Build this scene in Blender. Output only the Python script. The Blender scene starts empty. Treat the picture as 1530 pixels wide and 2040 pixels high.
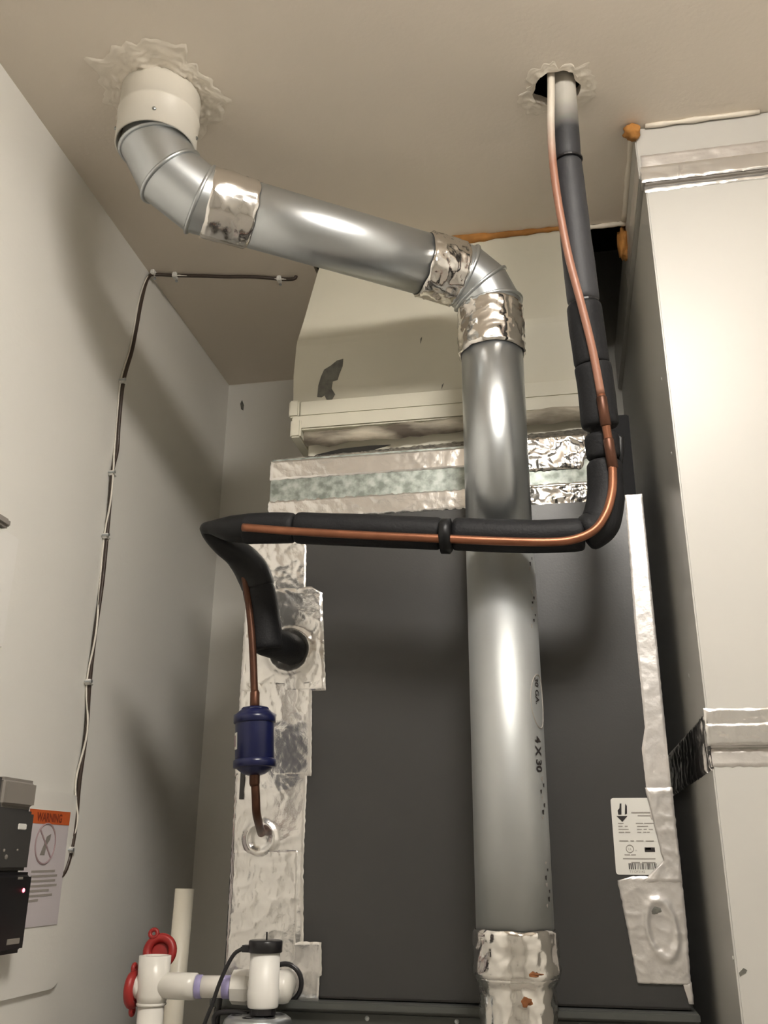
import bpy, bmesh, math, random
from mathutils import Vector, Matrix, noise
random.seed(7)
C = bpy.context.scene.collection
S = bpy.context.scene

# ------------------------------------------------------------------ camera
YAW, PITCH, ROLL = math.radians(-10.7636), math.radians(20.772), math.radians(0.3797)
fw = Vector((math.sin(YAW)*math.cos(PITCH), math.cos(YAW)*math.cos(PITCH), math.sin(PITCH)))
r0 = Vector((math.cos(YAW), -math.sin(YAW), 0)); u0 = r0.cross(fw)
rt = math.cos(ROLL)*r0 + math.sin(ROLL)*u0; up = -math.sin(ROLL)*r0 + math.cos(ROLL)*u0
cam = bpy.data.cameras.new('camera'); co = bpy.data.objects.new('camera', cam); C.objects.link(co)
cam.sensor_fit = 'VERTICAL'; cam.sensor_height = 36; cam.sensor_width = 27; cam.lens = 36*1850.4/2040; cam.clip_start = .02
co.matrix_world = Matrix(((rt.x, up.x, -fw.x, 0), (rt.y, up.y, -fw.y, 0), (rt.z, up.z, -fw.z, 1.5), (0, 0, 0, 1)))
S.camera = co
# ------------------------------------------------------------------ world, exposure
w = bpy.data.worlds.new('world'); S.world = w; w.use_nodes = True
w.node_tree.nodes['Background'].inputs[0].default_value = (.9, .85, .75, 1)
w.node_tree.nodes['Background'].inputs[1].default_value = .05
S.view_settings.view_transform = 'Standard'; S.view_settings.look = 'None'
S.view_settings.gamma = 1; S.view_settings.use_curve_mapping = False
S.view_settings.exposure = 1.0
LAMP_X, LAMP_Y, LAMP_POWER = 0.17, 0.40, 29.0          # the closet's ceiling lamp, behind the viewer
LAMP_COLOUR = (1.0, .955, .885, 1)

# ------------------------------------------------------------------ materials
def mat(name, col, rough=.5, metal=0., bump=0., scale=40., var=0., vscale=6., col2=None, spec=.5, emit=0., detail=3, stretch=None, rvar=0.):
    m = bpy.data.materials.new(name); m.use_nodes = True
    nt = m.node_tree; b = nt.nodes['Principled BSDF']
    b.inputs['Roughness'].default_value = rough; b.inputs['Metallic'].default_value = metal
    b.inputs['Specular IOR Level'].default_value = spec
    c = (*col, 1); b.inputs['Base Color'].default_value = c
    tc = nt.nodes.new('ShaderNodeTexCoord'); src = tc.outputs['Object']
    if stretch:
        mp = nt.nodes.new('ShaderNodeMapping'); mp.inputs['Scale'].default_value = stretch
        nt.links.new(src, mp.inputs['Vector']); src = mp.outputs['Vector']
    if var > 0 or col2:
        n = nt.nodes.new('ShaderNodeTexNoise'); n.inputs['Scale'].default_value = vscale; n.inputs['Detail'].default_value = 4
        nt.links.new(src, n.inputs['Vector'])
        r = nt.nodes.new('ShaderNodeValToRGB')
        r.color_ramp.elements[0].position = .35; r.color_ramp.elements[1].position = .65
        if col2: r.color_ramp.elements[0].color = (*col2, 1); r.color_ramp.elements[1].color = c
        else:
            r.color_ramp.elements[0].color = tuple(v*(1-var) for v in col)+(1,); r.color_ramp.elements[1].color = c
        nt.links.new(n.outputs['Fac'], r.inputs['Fac']); nt.links.new(r.outputs['Color'], b.inputs['Base Color'])
        if rvar:
            mr = nt.nodes.new('ShaderNodeMapRange'); mr.inputs['To Min'].default_value = rough-rvar; mr.inputs['To Max'].default_value = rough+rvar
            nt.links.new(n.outputs['Fac'], mr.inputs['Value']); nt.links.new(mr.outputs['Result'], b.inputs['Roughness'])
    if bump > 0:
        n2 = nt.nodes.new('ShaderNodeTexNoise'); n2.inputs['Scale'].default_value = scale; n2.inputs['Detail'].default_value = detail
        nt.links.new(src, n2.inputs['Vector'])
        bp = nt.nodes.new('ShaderNodeBump'); bp.inputs['Strength'].default_value = bump; bp.inputs['Distance'].default_value = .002
        nt.links.new(n2.outputs['Fac'], bp.inputs['Height']); nt.links.new(bp.outputs['Normal'], b.inputs['Normal'])
    if emit:
        b.inputs['Emission Color'].default_value = c; b.inputs['Emission Strength'].default_value = emit
    return m

def zblend(name, col_low, col_high, z0, z1, rough=.6, bump=.2):
    """sprayed overspray: colour changes along height with a ragged edge"""
    m = mat(name, col_low, rough, bump=bump, scale=150); nt = m.node_tree; b = nt.nodes['Principled BSDF']
    g = nt.nodes.new('ShaderNodeNewGeometry'); s = nt.nodes.new('ShaderNodeSeparateXYZ'); nt.links.new(g.outputs['Position'], s.inputs[0])
    n = nt.nodes.new('ShaderNodeTexNoise'); n.inputs['Scale'].default_value = 18
    nt.links.new(g.outputs['Position'], n.inputs['Vector'])
    a = nt.nodes.new('ShaderNodeMath'); a.operation = 'MULTIPLY_ADD'; a.inputs[1].default_value = .05
    nt.links.new(n.outputs['Fac'], a.inputs[0]); nt.links.new(s.outputs['Z'], a.inputs[2])
    mr = nt.nodes.new('ShaderNodeMapRange'); mr.inputs['From Min'].default_value = z0; mr.inputs['From Max'].default_value = z1
    nt.links.new(a.outputs[0], mr.inputs['Value'])
    mx = nt.nodes.new('ShaderNodeMix'); mx.data_type = 'RGBA'
    mx.inputs[6].default_value = (*col_low, 1); mx.inputs[7].default_value = (*col_high, 1)
    nt.links.new(mr.outputs['Result'], mx.inputs[0]); nt.links.new(mx.outputs[2], b.inputs['Base Color'])
    return m

M = {}
M['wall'] = mat('wall_paint', (.80, .78, .73), .42, bump=.12, scale=120, var=.03, vscale=3)
M['ceiling'] = mat('ceiling_paint', (.78, .70, .60), .6, bump=.15, scale=140, var=.03, vscale=2)
M['plaster'] = mat('rough_plaster', (.79, .72, .62), .6, bump=.6, scale=60)
M['duct'] = mat('duct_paint', (.53, .515, .48), .38, bump=.06, scale=30, var=.03, vscale=4)
M['ductside'] = M['duct']
M['supply'] = mat('supply_paint', (.68, .65, .54), .45, bump=.1, scale=50, var=.04, vscale=5)
M['sealant'] = mat('dirty_sealant', (.55, .50, .40), .7, bump=.5, scale=60, col2=(.10, .08, .06), vscale=9, stretch=(1, 1, 4))
M['black_gap'] = mat('gap_darkness', (.02, .018, .015), .9)  # flat black that paints in the darkness of gaps and the ceiling void
M['cabinet'] = mat('cabinet_grey', (.030, .029, .029), .38, bump=.05, scale=300, var=.06, vscale=3, spec=.8)
M['furnace'] = mat('furnace_grey', (.075, .078, .072), .4, bump=.05, scale=200)
M['foil'] = mat('aluminium_foil_tape', (.86, .84, .82), .22, .88, bump=.35, scale=90, var=.08, vscale=12, detail=5)
M['foil_shiny'] = mat('shiny_foil_tape', (.90, .87, .84), .13, 1., bump=.25, scale=80, var=.06, vscale=12, detail=4)
M['dark_sheet'] = mat('dark_sheet_metal', (.016, .016, .017), .8, spec=.2)
M['foil_dull'] = mat('dull_foil_tape', (.78, .745, .72), .38, .75, bump=.3, scale=90, var=.1, vscale=14, detail=5)
M['galv'] = mat('galvanised_steel', (.60, .63, .65), .33, .95, bump=.03, scale=20, var=.12, vscale=5, stretch=(1, 1, .35), rvar=.05)
M['galv_low'] = mat('weathered_galvanised', (.56, .58, .58), .5, .75, bump=.05, scale=15, var=.16, vscale=7, stretch=(1, 1, .5), rvar=.08)
M['galv_sheet'] = mat('spangled_galvanised', (.52, .56, .53), .5, .85, bump=.1, scale=50, col2=(.24, .27, .24), vscale=70)
M['bead'] = mat('steel_bead', (.42, .44, .44), .3, 1.)
M['foam'] = mat('black_foam', (.011, .011, .0125), .6, bump=.3, scale=250, spec=.25)
M['foam_top'] = zblend('painted_black_foam', (.03, .03, .034), (.55, .52, .46), 2.56, 2.645)
M['tape_black'] = mat('black_tape', (.007, .007, .008), .42, bump=.3, scale=80, spec=.3)
M['copper'] = mat('copper_tube', (.36, .15, .085), .38, .85, var=.25, vscale=25)
M['copper_top'] = zblend('painted_copper', (.30, .14, .09), (.62, .56, .48), 2.50, 2.58, .45, .05)
M['copper_dark'] = mat('tarnished_copper', (.11, .045, .025), .42, .6, var=.4, vscale=30)
M['collar'] = mat('collar_white', (.70, .66, .58), .42, bump=.15, scale=70, var=.05, vscale=12)
M['blue'] = mat('drier_blue', (.006, .009, .055), .28, bump=.05, scale=60)
M['white'] = mat('white_plastic', (.80, .78, .74), .35)
M['pvc'] = mat('pvc_white', (.80, .77, .71), .3, var=.05, vscale=20)
M['pvc_old'] = mat('pvc_ivory', (.72, .67, .56), .4, var=.08, vscale=15)
M['purple'] = mat('purple_primer', (.40, .36, .62), .4, var=.25, vscale=40)
M['red'] = mat('red_rubber', (.36, .022, .02), .42, var=.2, vscale=30)
M['black'] = mat('black_plastic', (.012, .011, .013), .32)
M['charcoal'] = mat('charcoal_plastic', (.055, .052, .05), .42)
M['greyplastic'] = mat('grey_plastic', (.26, .235, .21), .4)
M['paper'] = mat('label_paper', (.78, .76, .71), .45)
M['sheet'] = mat('sticker_sheet', (.62, .57, .59), .3)
M['ink'] = mat('black_ink', (.02, .015, .015), .6)
M['greyink'] = mat('faded_ink', (.33, .30, .27), .6)
M['orange'] = mat('orange_print', (.60, .12, .03), .45, var=.15, vscale=60)
M['darkred'] = mat('dark_red_print', (.20, .03, .015), .5)
M['mauve'] = mat('mauve_print', (.36, .26, .27), .5)
M['foamgun'] = mat('orange_spray_foam', (.50, .22, .05), .8, bump=.8, scale=90, var=.35, vscale=30)
M['brownwire'] = mat('brown_cable', (.045, .028, .02), .45)
M['whitewire'] = mat('white_cable', (.74, .70, .62), .4)
M['scrape'] = mat('bare_scrape', (.17, .165, .14), .6, bump=.4, scale=120, var=.35, vscale=80)
M['rust'] = mat('rust', (.22, .075, .02), .8, var=.4, vscale=80)
M['floor'] = mat('floor_concrete', (.55, .52, .47), .6, var=.15, vscale=3)
M['led'] = mat('red_led', (1, .08, .12), .4, emit=6)
M['lamp'] = mat('lamp_glass', LAMP_COLOUR[:3], .4, emit=LAMP_POWER)

# ------------------------------------------------------------------ mesh helpers (world metres; parts stored relative to their root)
def link(name, me, m, parent=None, smooth=False):
    o = bpy.data.objects.new(name, me); C.objects.link(o)
    if m is not None: me.materials.clear(); me.materials.append(m)
    if smooth:
        for p in me.polygons: p.use_smooth = True
    if parent is not None:
        o.parent = parent
        off = Vector((0, 0, 0)); q = parent
        while q is not None: off += q.location; q = q.parent
        me.transform(Matrix.Translation(-off))
    return o
def root(name, loc, label, cat, group=None):
    o = bpy.data.objects.new(name, None); C.objects.link(o); o.location = loc; o.empty_display_size = .05
    o['label'] = label; o['category'] = cat
    if group: o['group'] = group
    return o
def tag(o, label, cat, group=None):
    o['label'] = label; o['category'] = cat
    if group: o['group'] = group
    return o
def structure(o, label=None):
    o['kind'] = 'structure'
    if label: o['label'] = label
    return o
def mesh(vs, fs):
    me = bpy.data.meshes.new('m'); me.from_pydata([tuple(v) for v in vs], [], fs); me.validate(); me.update(); return me
def bm_mesh(bm):
    me = bpy.data.meshes.new('m'); bm.to_mesh(me); bm.free(); return me
def box_me(x0, x1, y0, y1, z0, z1, bev=0., seg=2):
    bm = bmesh.new(); bmesh.ops.create_cube(bm, size=1)
    for v in bm.verts: v.co = Vector(((x0+x1)/2+v.co.x*(x1-x0), (y0+y1)/2+v.co.y*(y1-y0), (z0+z1)/2+v.co.z*(z1-z0)))
    if bev > 0: bmesh.ops.bevel(bm, geom=bm.edges[:], offset=bev, segments=seg, affect='EDGES')
    return bm_mesh(bm)
def join(mes):
    bm = bmesh.new()
    for me in mes: bm.from_mesh(me)
    return bm_mesh(bm)
def frame(d):
    d = d.normalized(); a = Vector((0, 0, 1)) if abs(d.z) < .9 else Vector((0, -1, 0))
    x = a.cross(d).normalized(); return x, d.cross(x).normalized()
def smooth_path(pts, n=6):
    P = [Vector(p) for p in pts]; out = []
    for i in range(len(P)-1):
        a = P[max(i-1, 0)]; b = P[i]; c = P[i+1]; d = P[min(i+2, len(P)-1)]
        for k in range(n):
            t = k/n
            out.append(.5*((2*b)+(c-a)*t+(2*a-5*b+4*c-d)*t*t+(3*b-a-3*c+d)*t**3))
    out.append(P[-1]); return out
def lerp_list(v, n):
    out = []
    for i in range(len(v)-1):
        for k in range(n): out.append(v[i]+(v[i+1]-v[i])*k/n)
    return out+[v[-1]]
def tube_me(pts, rad, seg=16, cap=True, wob=0., seed=0.):
    P = [Vector(p) for p in pts]; n = len(P)
    R = rad if isinstance(rad, (list, tuple)) else [rad]*n
    T = []
    for i in range(n):
        t = P[min(i+1, n-1)]-P[max(i-1, 0)]; T.append(t.normalized() if t.length > 1e-9 else Vector((0, 0, 1)))
    x, y = frame(T[0]); vs = []; fs = []
    for i in range(n):
        if i:
            q = T[i-1].rotation_difference(T[i]); x = q @ x; y = q @ y
        for k in range(seg):
            a = 2*math.pi*k/seg; d = x*math.cos(a)+y*math.sin(a); r = R[i]
            if wob: r *= 1+wob*noise.noise((P[i]+d*R[i])*30+Vector((seed, 0, 0)))
            vs.append(P[i]+d*r)
    for i in range(n-1):
        for k in range(seg):
            fs.append((i*seg+k, i*seg+(k+1) % seg, (i+1)*seg+(k+1) % seg, (i+1)*seg+k))
    if cap: fs.append(tuple(range(seg))[::-1]); fs.append(tuple((n-1)*seg+k for k in range(seg)))
    return mesh(vs, fs)
def lathe_me(p0, axis, prof, seg=32):
    """prof: list of (distance along the axis, radius)"""
    p0 = Vector(p0); d = Vector(axis).normalized(); x, y = frame(d); vs = []; fs = []
    for s, r in prof:
        for k in range(seg):
            a = 2*math.pi*k/seg; vs.append(p0+d*s+(x*math.cos(a)+y*math.sin(a))*max(r, 1e-5))
    for i in range(len(prof)-1):
        for k in range(seg): fs.append((i*seg+k, i*seg+(k+1) % seg, (i+1)*seg+(k+1) % seg, (i+1)*seg+k))
    fs.append(tuple(range(seg))[::-1]); fs.append(tuple((len(prof)-1)*seg+k for k in range(seg)))
    return mesh(vs, fs)
def fix(me):
    bm = bmesh.new(); bm.from_mesh(me); bmesh.ops.recalc_face_normals(bm, faces=bm.faces); bm.to_mesh(me); bm.free(); return me
def torus_me(c, axis, R, r, seg=32, rs=10, sx=1.):
    c = Vector(c); d = Vector(axis).normalized(); x, y = frame(d); vs = []; fs = []
    for i in range(seg):
        a = 2*math.pi*i/seg; q = x*math.cos(a)+y*math.sin(a)
        for k in range(rs):
            b = 2*math.pi*k/rs; vs.append(c+q*(R+r*math.cos(b))+d*r*math.sin(b)*sx)
    for i in range(seg):
        for k in range(rs):
            j = (i+1) % seg; l = (k+1) % rs; fs.append((i*rs+k, j*rs+k, j*rs+l, i*rs+l))
    return mesh(vs, fs)
def crinkle(p, s, seed=0.):
    p = Vector(p)*s+Vector((seed*7.3, seed*3.1, seed*1.7))
    a = 1-abs(noise.noise(p))*2; b = 1-abs(noise.noise(p*2.3+Vector((5, 1, 9))))*2
    c = noise.noise(p*.6)
    return max(a, 0)**2*.55+max(b, 0)**2*.3+c*.4
FRONT = lambda y: (lambda a, z, h: Vector((a, y-h, z)))          # faces the viewer (-Y); a = X
SIDE = lambda x: (lambda a, z, h: Vector((x-h, a, z)))           # faces -X; a = Y
WALLF = lambda x: (lambda a, z, h: Vector((x+h, a, z)))          # faces +X; a = Y
def foil_me(place, rows, nx=36, dz=.004, amp=.0022, s=55, seed=0., jag=.0012, base=.0008, extra=None):
    """crumpled tape on a flat face; rows = [(z, left, right)] from top to bottom"""
    zs = []; L = []; Rr = []
    for i in range(len(rows)-1):
        z0, a0, b0 = rows[i]; z1, a1, b1 = rows[i+1]; n = max(1, int(abs(z1-z0)/dz))
        for k in range(n):
            t = k/n; zs.append(z0+(z1-z0)*t); L.append(a0+(a1-a0)*t); Rr.append(b0+(b1-b0)*t)
    zs.append(rows[-1][0]); L.append(rows[-1][1]); Rr.append(rows[-1][2])
    vs = []; fs = []; n = len(zs)
    for i in range(n):
        jl = noise.noise(Vector((zs[i]*140, seed, 1)))*jag; jr = noise.noise(Vector((zs[i]*140, seed, 8)))*jag
        for k in range(nx+1):
            t = k/nx; a = L[i]+jl+(Rr[i]+jr-L[i]-jl)*t
            zj = noise.noise(Vector((a*140, seed, 4)))*jag*(1 if i in (0, n-1) else 0)
            edge = i in (0, n-1) or k in (0, nx)
            h = base*.3 if edge else base+amp*max(0, .35+crinkle((a, 0, zs[i]), s, seed))
            if extra and not edge: h += extra(a, zs[i])
            vs.append(place(a, zs[i]+zj, h))
    for i in range(n-1):
        for k in range(nx):
            j = i*(nx+1)+k; fs.append((j, j+nx+1, j+nx+2, j+1))
    return fix(mesh(vs, fs))
def foil_wrap_me(p0, p1, r, seg=72, dl=.003, amp=.0025, s=45, seed=0., jag=.003, r2=None, prof=None):
    """crumpled tape wrapped round a pipe"""
    p0 = Vector(p0); p1 = Vector(p1); d = (p1-p0); Ln = d.length; d.normalize(); x, y = frame(d)
    n = max(3, int(Ln/dl)); vs = []; fs = []
    for i in range(n+1):
        t = i/n
        for k in range(seg):
            a = 2*math.pi*k/seg; q = x*math.cos(a)+y*math.sin(a)
            rr = r+((r2 or r)-r)*t
            if prof: rr = prof(t)
            e = i in (0, n); lo = 0
            if e: lo = jag*noise.noise(Vector((math.cos(a)*2.2, math.sin(a)*2.2, seed+i)))
            pos = p0+d*(Ln*t+lo)
            cpos = pos+q*r; cpos = cpos-d*(cpos.dot(d)*.5)
            h = .0004 if e else .0007+amp*max(0, .35+crinkle(cpos, s, seed))
            vs.append(pos+q*(rr+h))
    for i in range(n):
        for k in range(seg): fs.append((i*seg+k, i*seg+(k+1) % seg, (i+1)*seg+(k+1) % seg, (i+1)*seg+k))
    return fix(mesh(vs, fs))
def poly_me(place, pts, h0, h1):
    """flat shape with thickness on a face; pts = [(a, z)]"""
    n = len(pts); vs = [place(a, z, h1) for a, z in pts]+[place(a, z, h0) for a, z in pts]
    fs = [tuple(range(n)), tuple(range(2*n-1, n-1, -1))]+[(i, n+i, n+(i+1) % n, (i+1) % n) for i in range(n)]
    return fix(mesh(vs, fs))
def rrect(x0, x1, z0, z1, r, n=5):
    out = []
    for cx, cz, a0 in ((x1-r, z1-r, 0), (x0+r, z1-r, 90), (x0+r, z0+r, 180), (x1-r, z0+r, 270)):
        for k in range(n+1):
            a = math.radians(a0+90*k/n); out.append((cx+r*math.cos(a), cz+r*math.sin(a)))
    return out
def text_me(s, size, mapf, bold=0., align='LEFT', extrude=0.):
    cu = bpy.data.curves.new('t', 'FONT'); cu.body = s; cu.size = size; cu.align_x = align; cu.offset = bold; cu.resolution_u = 3
    o = bpy.data.objects.new('t', cu); C.objects.link(o)
    bpy.context.view_layer.update()
    me = bpy.data.meshes.new_from_object(o.evaluated_get(bpy.context.evaluated_depsgraph_get()))
    bpy.data.objects.remove(o); bpy.data.curves.remove(cu)
    for v in me.vertices: v.co = mapf(v.co.x, v.co.y)
    return me
def blob_me(c, rad, seed=0., amp=.35, sub=3, s=40):
    bm = bmesh.new(); bmesh.ops.create_icosphere(bm, subdivisions=sub, radius=1)
    for v in bm.verts:
        d = v.co.normalized(); f = 1+amp*noise.noise(d*1.6+Vector((seed, 2, 3)))+amp*.4*noise.noise(d*5+Vector((seed, 7, 1)))
        v.co = Vector(c)+Vector((d.x*rad[0], d.y*rad[1], d.z*rad[2]))*f
    return bm_mesh(bm)

# ------------------------------------------------------------------ the setting
ZC, XL, YB, XR, YF = 2.62, -.769, 1.955, 1.15, -1.7
structure(link('floor', box_me(XL-.1, XR+.1, YF-.1, YB+.1, -.05, 0), M['floor']))
wl = structure(link('wall_left', box_me(XL-.1, XL, YF-.1, YB+.1, 0, ZC+.3), M['wall']))
wb = structure(link('wall_back', box_me(XL, XR, YB, YB+.1, 0, ZC+.3), M['wall']))
structure(link('wall_right', box_me(XR, XR+.1, YF-.1, YB+.1, 0, ZC+.3), M['wall']))
structure(link('wall_front', box_me(XL, XR, YF-.1, YF, 0, ZC+.3), M['wall']))
HX0, HX1, HY = -.435, .18, 1.478                       # opening the supply duct passes through
slabs = box_me(XL, XR, YF, HY, ZC, ZC+.016)
ceil = bpy.data.objects.new('ceiling', slabs); C.objects.link(ceil)
cut = bpy.data.objects.new('cut', fix(lathe_me((.050, 1.137, ZC-.05), (0, 0, 1), [(0, .036), (.15, .036)], 40))); C.objects.link(cut)
for v in cut.data.vertices:                            # the ragged hole for the refrigerant lines
    d = v.co-Vector((.050, 1.137, v.co.z)); a = math.atan2(d.y, d.x)
    v.co.x = .050+d.x*(1+.10*math.sin(3*a)+.06*math.sin(7*a+1)); v.co.y = 1.137+d.y*(1.0+.08*math.sin(5*a))
bo = ceil.modifiers.new('b', 'BOOLEAN'); bo.object = cut; bo.operation = 'DIFFERENCE'; bo.solver = 'EXACT'
bpy.context.view_layer.update()
me2 = bpy.data.meshes.new_from_object(ceil.evaluated_get(bpy.context.evaluated_depsgraph_get()))
me2 = join([me2, box_me(XL, HX0, HY, YB, ZC, ZC+.016), box_me(HX1, XR, HY, YB, ZC, ZC+.016)])
ceil.modifiers.clear(); ceil.data = me2; me2.materials.clear(); me2.materials.append(M['ceiling'])
bpy.data.objects.remove(cut)
structure(ceil)
link('cavity_blackout', join([box_me(XL, XR, YF, YB, ZC+.28, ZC+.30), box_me(XL, XR, .60, .62, ZC+.016, ZC+.28)]), M['black_gap'], ceil)  # added black lid and baffle: keeps the void dark, stops world light leaking in
# little chips on the back wall
link('wall_chip', poly_me(FRONT(YB), [(-.738+.006, 2.575), (-.726, 2.56), (-.727, 2.545), (-.733, 2.55), (-.736, 2.565)], 0, .0006), M['scrape'], wb)

# ------------------------------------------------------------------ the lamp that lights the closet (out of view on the ceiling)
lamp = root('ceiling_light', (LAMP_X, LAMP_Y, ZC), 'flush square ceiling light with frosted lens', 'light')
link('housing', box_me(LAMP_X-.19, LAMP_X+.19, LAMP_Y-.17, LAMP_Y+.17, ZC-.015, ZC, .004), M['white'], lamp)
link('lens', box_me(LAMP_X-.17, LAMP_X+.17, LAMP_Y-.15, LAMP_Y+.15, ZC-.07, ZC-.015, .02, 4), M['lamp'], lamp, True)

# ------------------------------------------------------------------ return-air duct on the right
XD, YD = .18, 1.2416
ret = root('return_duct', (XD+.4, 1.6, 0), 'big cream-painted sheet metal air duct with foil-taped joints', 'duct')
link('lower_section', box_me(XD, XD+.80, YD, YB-.002, .002, 1.648, .002), M['duct'], ret)
link('upper_section', box_me(XD, XD+.80, YD, YB-.002, 1.650, 2.516, .002), M['duct'], ret)
link('ceiling_boot', box_me(XD-.008, XD+.80, YD+.001, YB-.002, 2.518, ZC-.001, .002), M['duct'], ret)
link('joint_bar', box_me(XD-.004, XD+.80, YD-.010, YD+.02, 2.503, 2.528, .004), M['foil_dull'], ret)
link('foil_tape', foil_me(FRONT(YD-.000), [(2.562, XD-.002, XD+.42), (2.528, XD-.002, XD+.42)], 90, .003, .0016, 50, 1, .0015), M['foil_dull'], ret, True)
link('foil_tape', foil_me(FRONT(YD-.0105), [(2.531, XD-.006, XD+.42), (2.516, XD-.006, XD+.42), (2.501, XD-.006, XD+.42)], 90, .003, .0012, 60, 2, .001), M['foil'], ret, True)
link('foil_tape', foil_me(FRONT(YD-.000), [(2.503, XD-.002, XD+.42), (2.490, XD-.002, XD+.42)], 90, .003, .0012, 50, 3, .0015), M['foil'], ret, True)
link('foil_tape', foil_me(SIDE(XD-.008), [(2.56, YD-.001, 1.55), (2.52, YD-.001, 1.55)], 40, .004, .002, 50, 4), M['foil_dull'], ret, True)
link('joint_bar', box_me(XD-.003, XD+.80, YD-.008, YD+.02, 1.638, 1.664, .003), M['foil_dull'], ret)
link('foil_tape', foil_me(FRONT(YD), [(1.687, XD-.003, XD+.30), (1.664, XD-.003, XD+.30)], 70, .0025, .0018, 60, 5, .001), M['foil'], ret, True)
link('foil_tape', foil_me(FRONT(YD-.0085), [(1.667, XD-.004, XD+.30), (1.640, XD-.004, XD+.30)], 70, .0025, .0018, 70, 6, .001), M['foil'], ret, True)
link('foil_tape', foil_me(FRONT(YD), [(1.636, XD-.002, XD+.30), (1.615, XD-.002, XD+.30)], 70, .0025, .0014, 60, 7, .002), M['foil_dull'], ret, True)
link('foil_tape', foil_me(SIDE(XD), [(1.682, YD-.004, 1.735), (1.612, YD-.004, 1.725)], 60, .004, .0022, 40, 8, .002), M['foil_shiny'], ret, True)
for a, z, s in ((1.30, 2.19, .0022), (1.285, 2.06, .0016), (1.36, 1.75, .0022), (1.25, 1.40, .002)):
    link('paint_speck', blob_me((XD, a, z), (.0012, s, s*1.5), a*9), M['duct'], ret)
link('paint_chip', poly_me(FRONT(YD), [(.1830, 1.386), (.1885, 1.391), (.1925, 1.389), (.1905, 1.386), (.1865, 1.384), (.1835, 1.382)], 0, .0006), M['scrape'], ret)
# caulk and spray foam between this duct and the ceiling
fo = link('spray_foam', blob_me((.168, 1.236, 2.607), (.013, .012, .014), 3, .5), M['foamgun'], None, True)
tag(fo, 'orange spray foam lump at the upper front corner of the big cream duct', 'spray foam')
cl = link('caulk_bead', tube_me([(XD-.010+.003*noise.noise(Vector((i, 2, 0))), 1.25+i*.022, ZC-.003) for i in range(11)], [.006+.003*noise.noise(Vector((i*.9, 5, 0))) for i in range(11)], 8, wob=.3), M['plaster'], None, True)
tag(cl, 'rough white caulk bead between ceiling and side of the big cream duct', 'caulk')
cl = link('caulk_bead', tube_me([(XD+.01+i*.025, YD-.004, ZC-.003) for i in range(8)], [.0035+.0025*noise.noise(Vector((i*.8, 1, 0))) for i in range(8)], 8, wob=.3), M['plaster'], None, True)
tag(cl, 'thin caulk bead along the ceiling above the front of the big cream duct', 'caulk')
cl = link('caulk_bead', tube_me([(.095+i*.009, HY+.002, ZC-.004+.002*noise.noise(Vector((i, 0, 4)))) for i in range(10)], [.0045+.002*noise.noise(Vector((i*.8, 3, 0))) for i in range(10)], 8, wob=.4), M['plaster'], None, True)
tag(cl, 'ragged plaster lip at the dark ceiling opening behind the black insulated line', 'caulk')
fo = link('spray_foam', blob_me((.166, 1.50, 2.585), (.010, .018, .035), 11, .5), M['foamgun'], None, True)
tag(fo, 'brown spray foam strip hanging in the dark ceiling opening', 'spray foam')

# ------------------------------------------------------------------ supply duct rising into the ceiling
sup = root('supply_duct', (-.19, 1.7, 2.22), 'cream-painted supply duct with a scraped bare patch, rising from plenum into the ceiling', 'duct')
secs = [(2.66, -.395, .085, 1.480), (2.575, -.416, .085, 1.476), (2.47, -.439, .085, 1.475), (2.428, -.450, .085, 1.4755), (2.416, -.452, .085, 1.477), (2.402, -.4535, .085, 1.480), (2.36, -.459, .085, 1.4905), (2.302, -.461, .085, 1.505)]
yface = lambda z: 1.477+max(0, 2.416-z)*.2456
vs = []; fs = []
for z, a, b, y in secs: vs += [(a, y, z), (b, y, z), (b, 1.94, z), (a, 1.94, z)]
for i in range(len(secs)-1):
    for k in range(4): fs.append((i*4+k, i*4+(k+1) % 4, i*4+4+(k+1) % 4, i*4+4+k))
fs += [(3, 2, 1, 0), tuple(len(secs)*4-4+k for k in range(4))]
link('transition', fix(mesh(vs, fs)), M['supply'], sup)
link('slip_cleat', box_me(-.443, .083, 1.489, 1.52, 2.2745, 2.305, .002), M['supply'], sup)
link('slip_cleat', box_me(-.455, .083, 1.478, 1.52, 2.242, 2.2705, .003), M['supply'], sup)
link('corner_tab', box_me(-.464, -.4445, 1.486, 1.52, 2.273, 2.308, .003), M['supply'], sup)
link('corner_tab', box_me(-.456, -.436, 1.474, 1.92, 2.226, 2.262, .003), M['supply'], sup)
link('collar_box', box_me(-.425, .083, 1.490, 1.92, 2.17, 2.275, .003), M['supply'], sup)
lip = []
for i in range(25):
    x = -.425+i*.0210; lip.append((x, 1.470+.003*noise.noise(Vector((i*.5, 0, 2))), 2.216+.012*(i/24)+.004*noise.noise(Vector((i*.6, 4, 0)))))
link('sealant_roll', tube_me(lip, [.013+.004*noise.noise(Vector((i*.7, 9, 1))) for i in range(25)], 12, wob=.35), M['sealant'], sup, True)
sc = [(.625, .785), (.628, .765), (.634, .75), (.641, .738), (.655, .732), (.668, .724), (.681, .722), (.679, .735), (.672, .748), (.668, .758), (.658, .760), (.655, .772), (.662, .783), (.655, .792), (.644, .791), (.640, .783), (.634, .786)]
link('scraped_patch', poly_me(lambda a, z, h: Vector((a, yface(z)-h, z)), [(-.414+(x-.625)*.93, 2.318+(.785-y)*1.06) for x, y in sc], 0, .0012), M['scrape'], sup)
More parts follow.
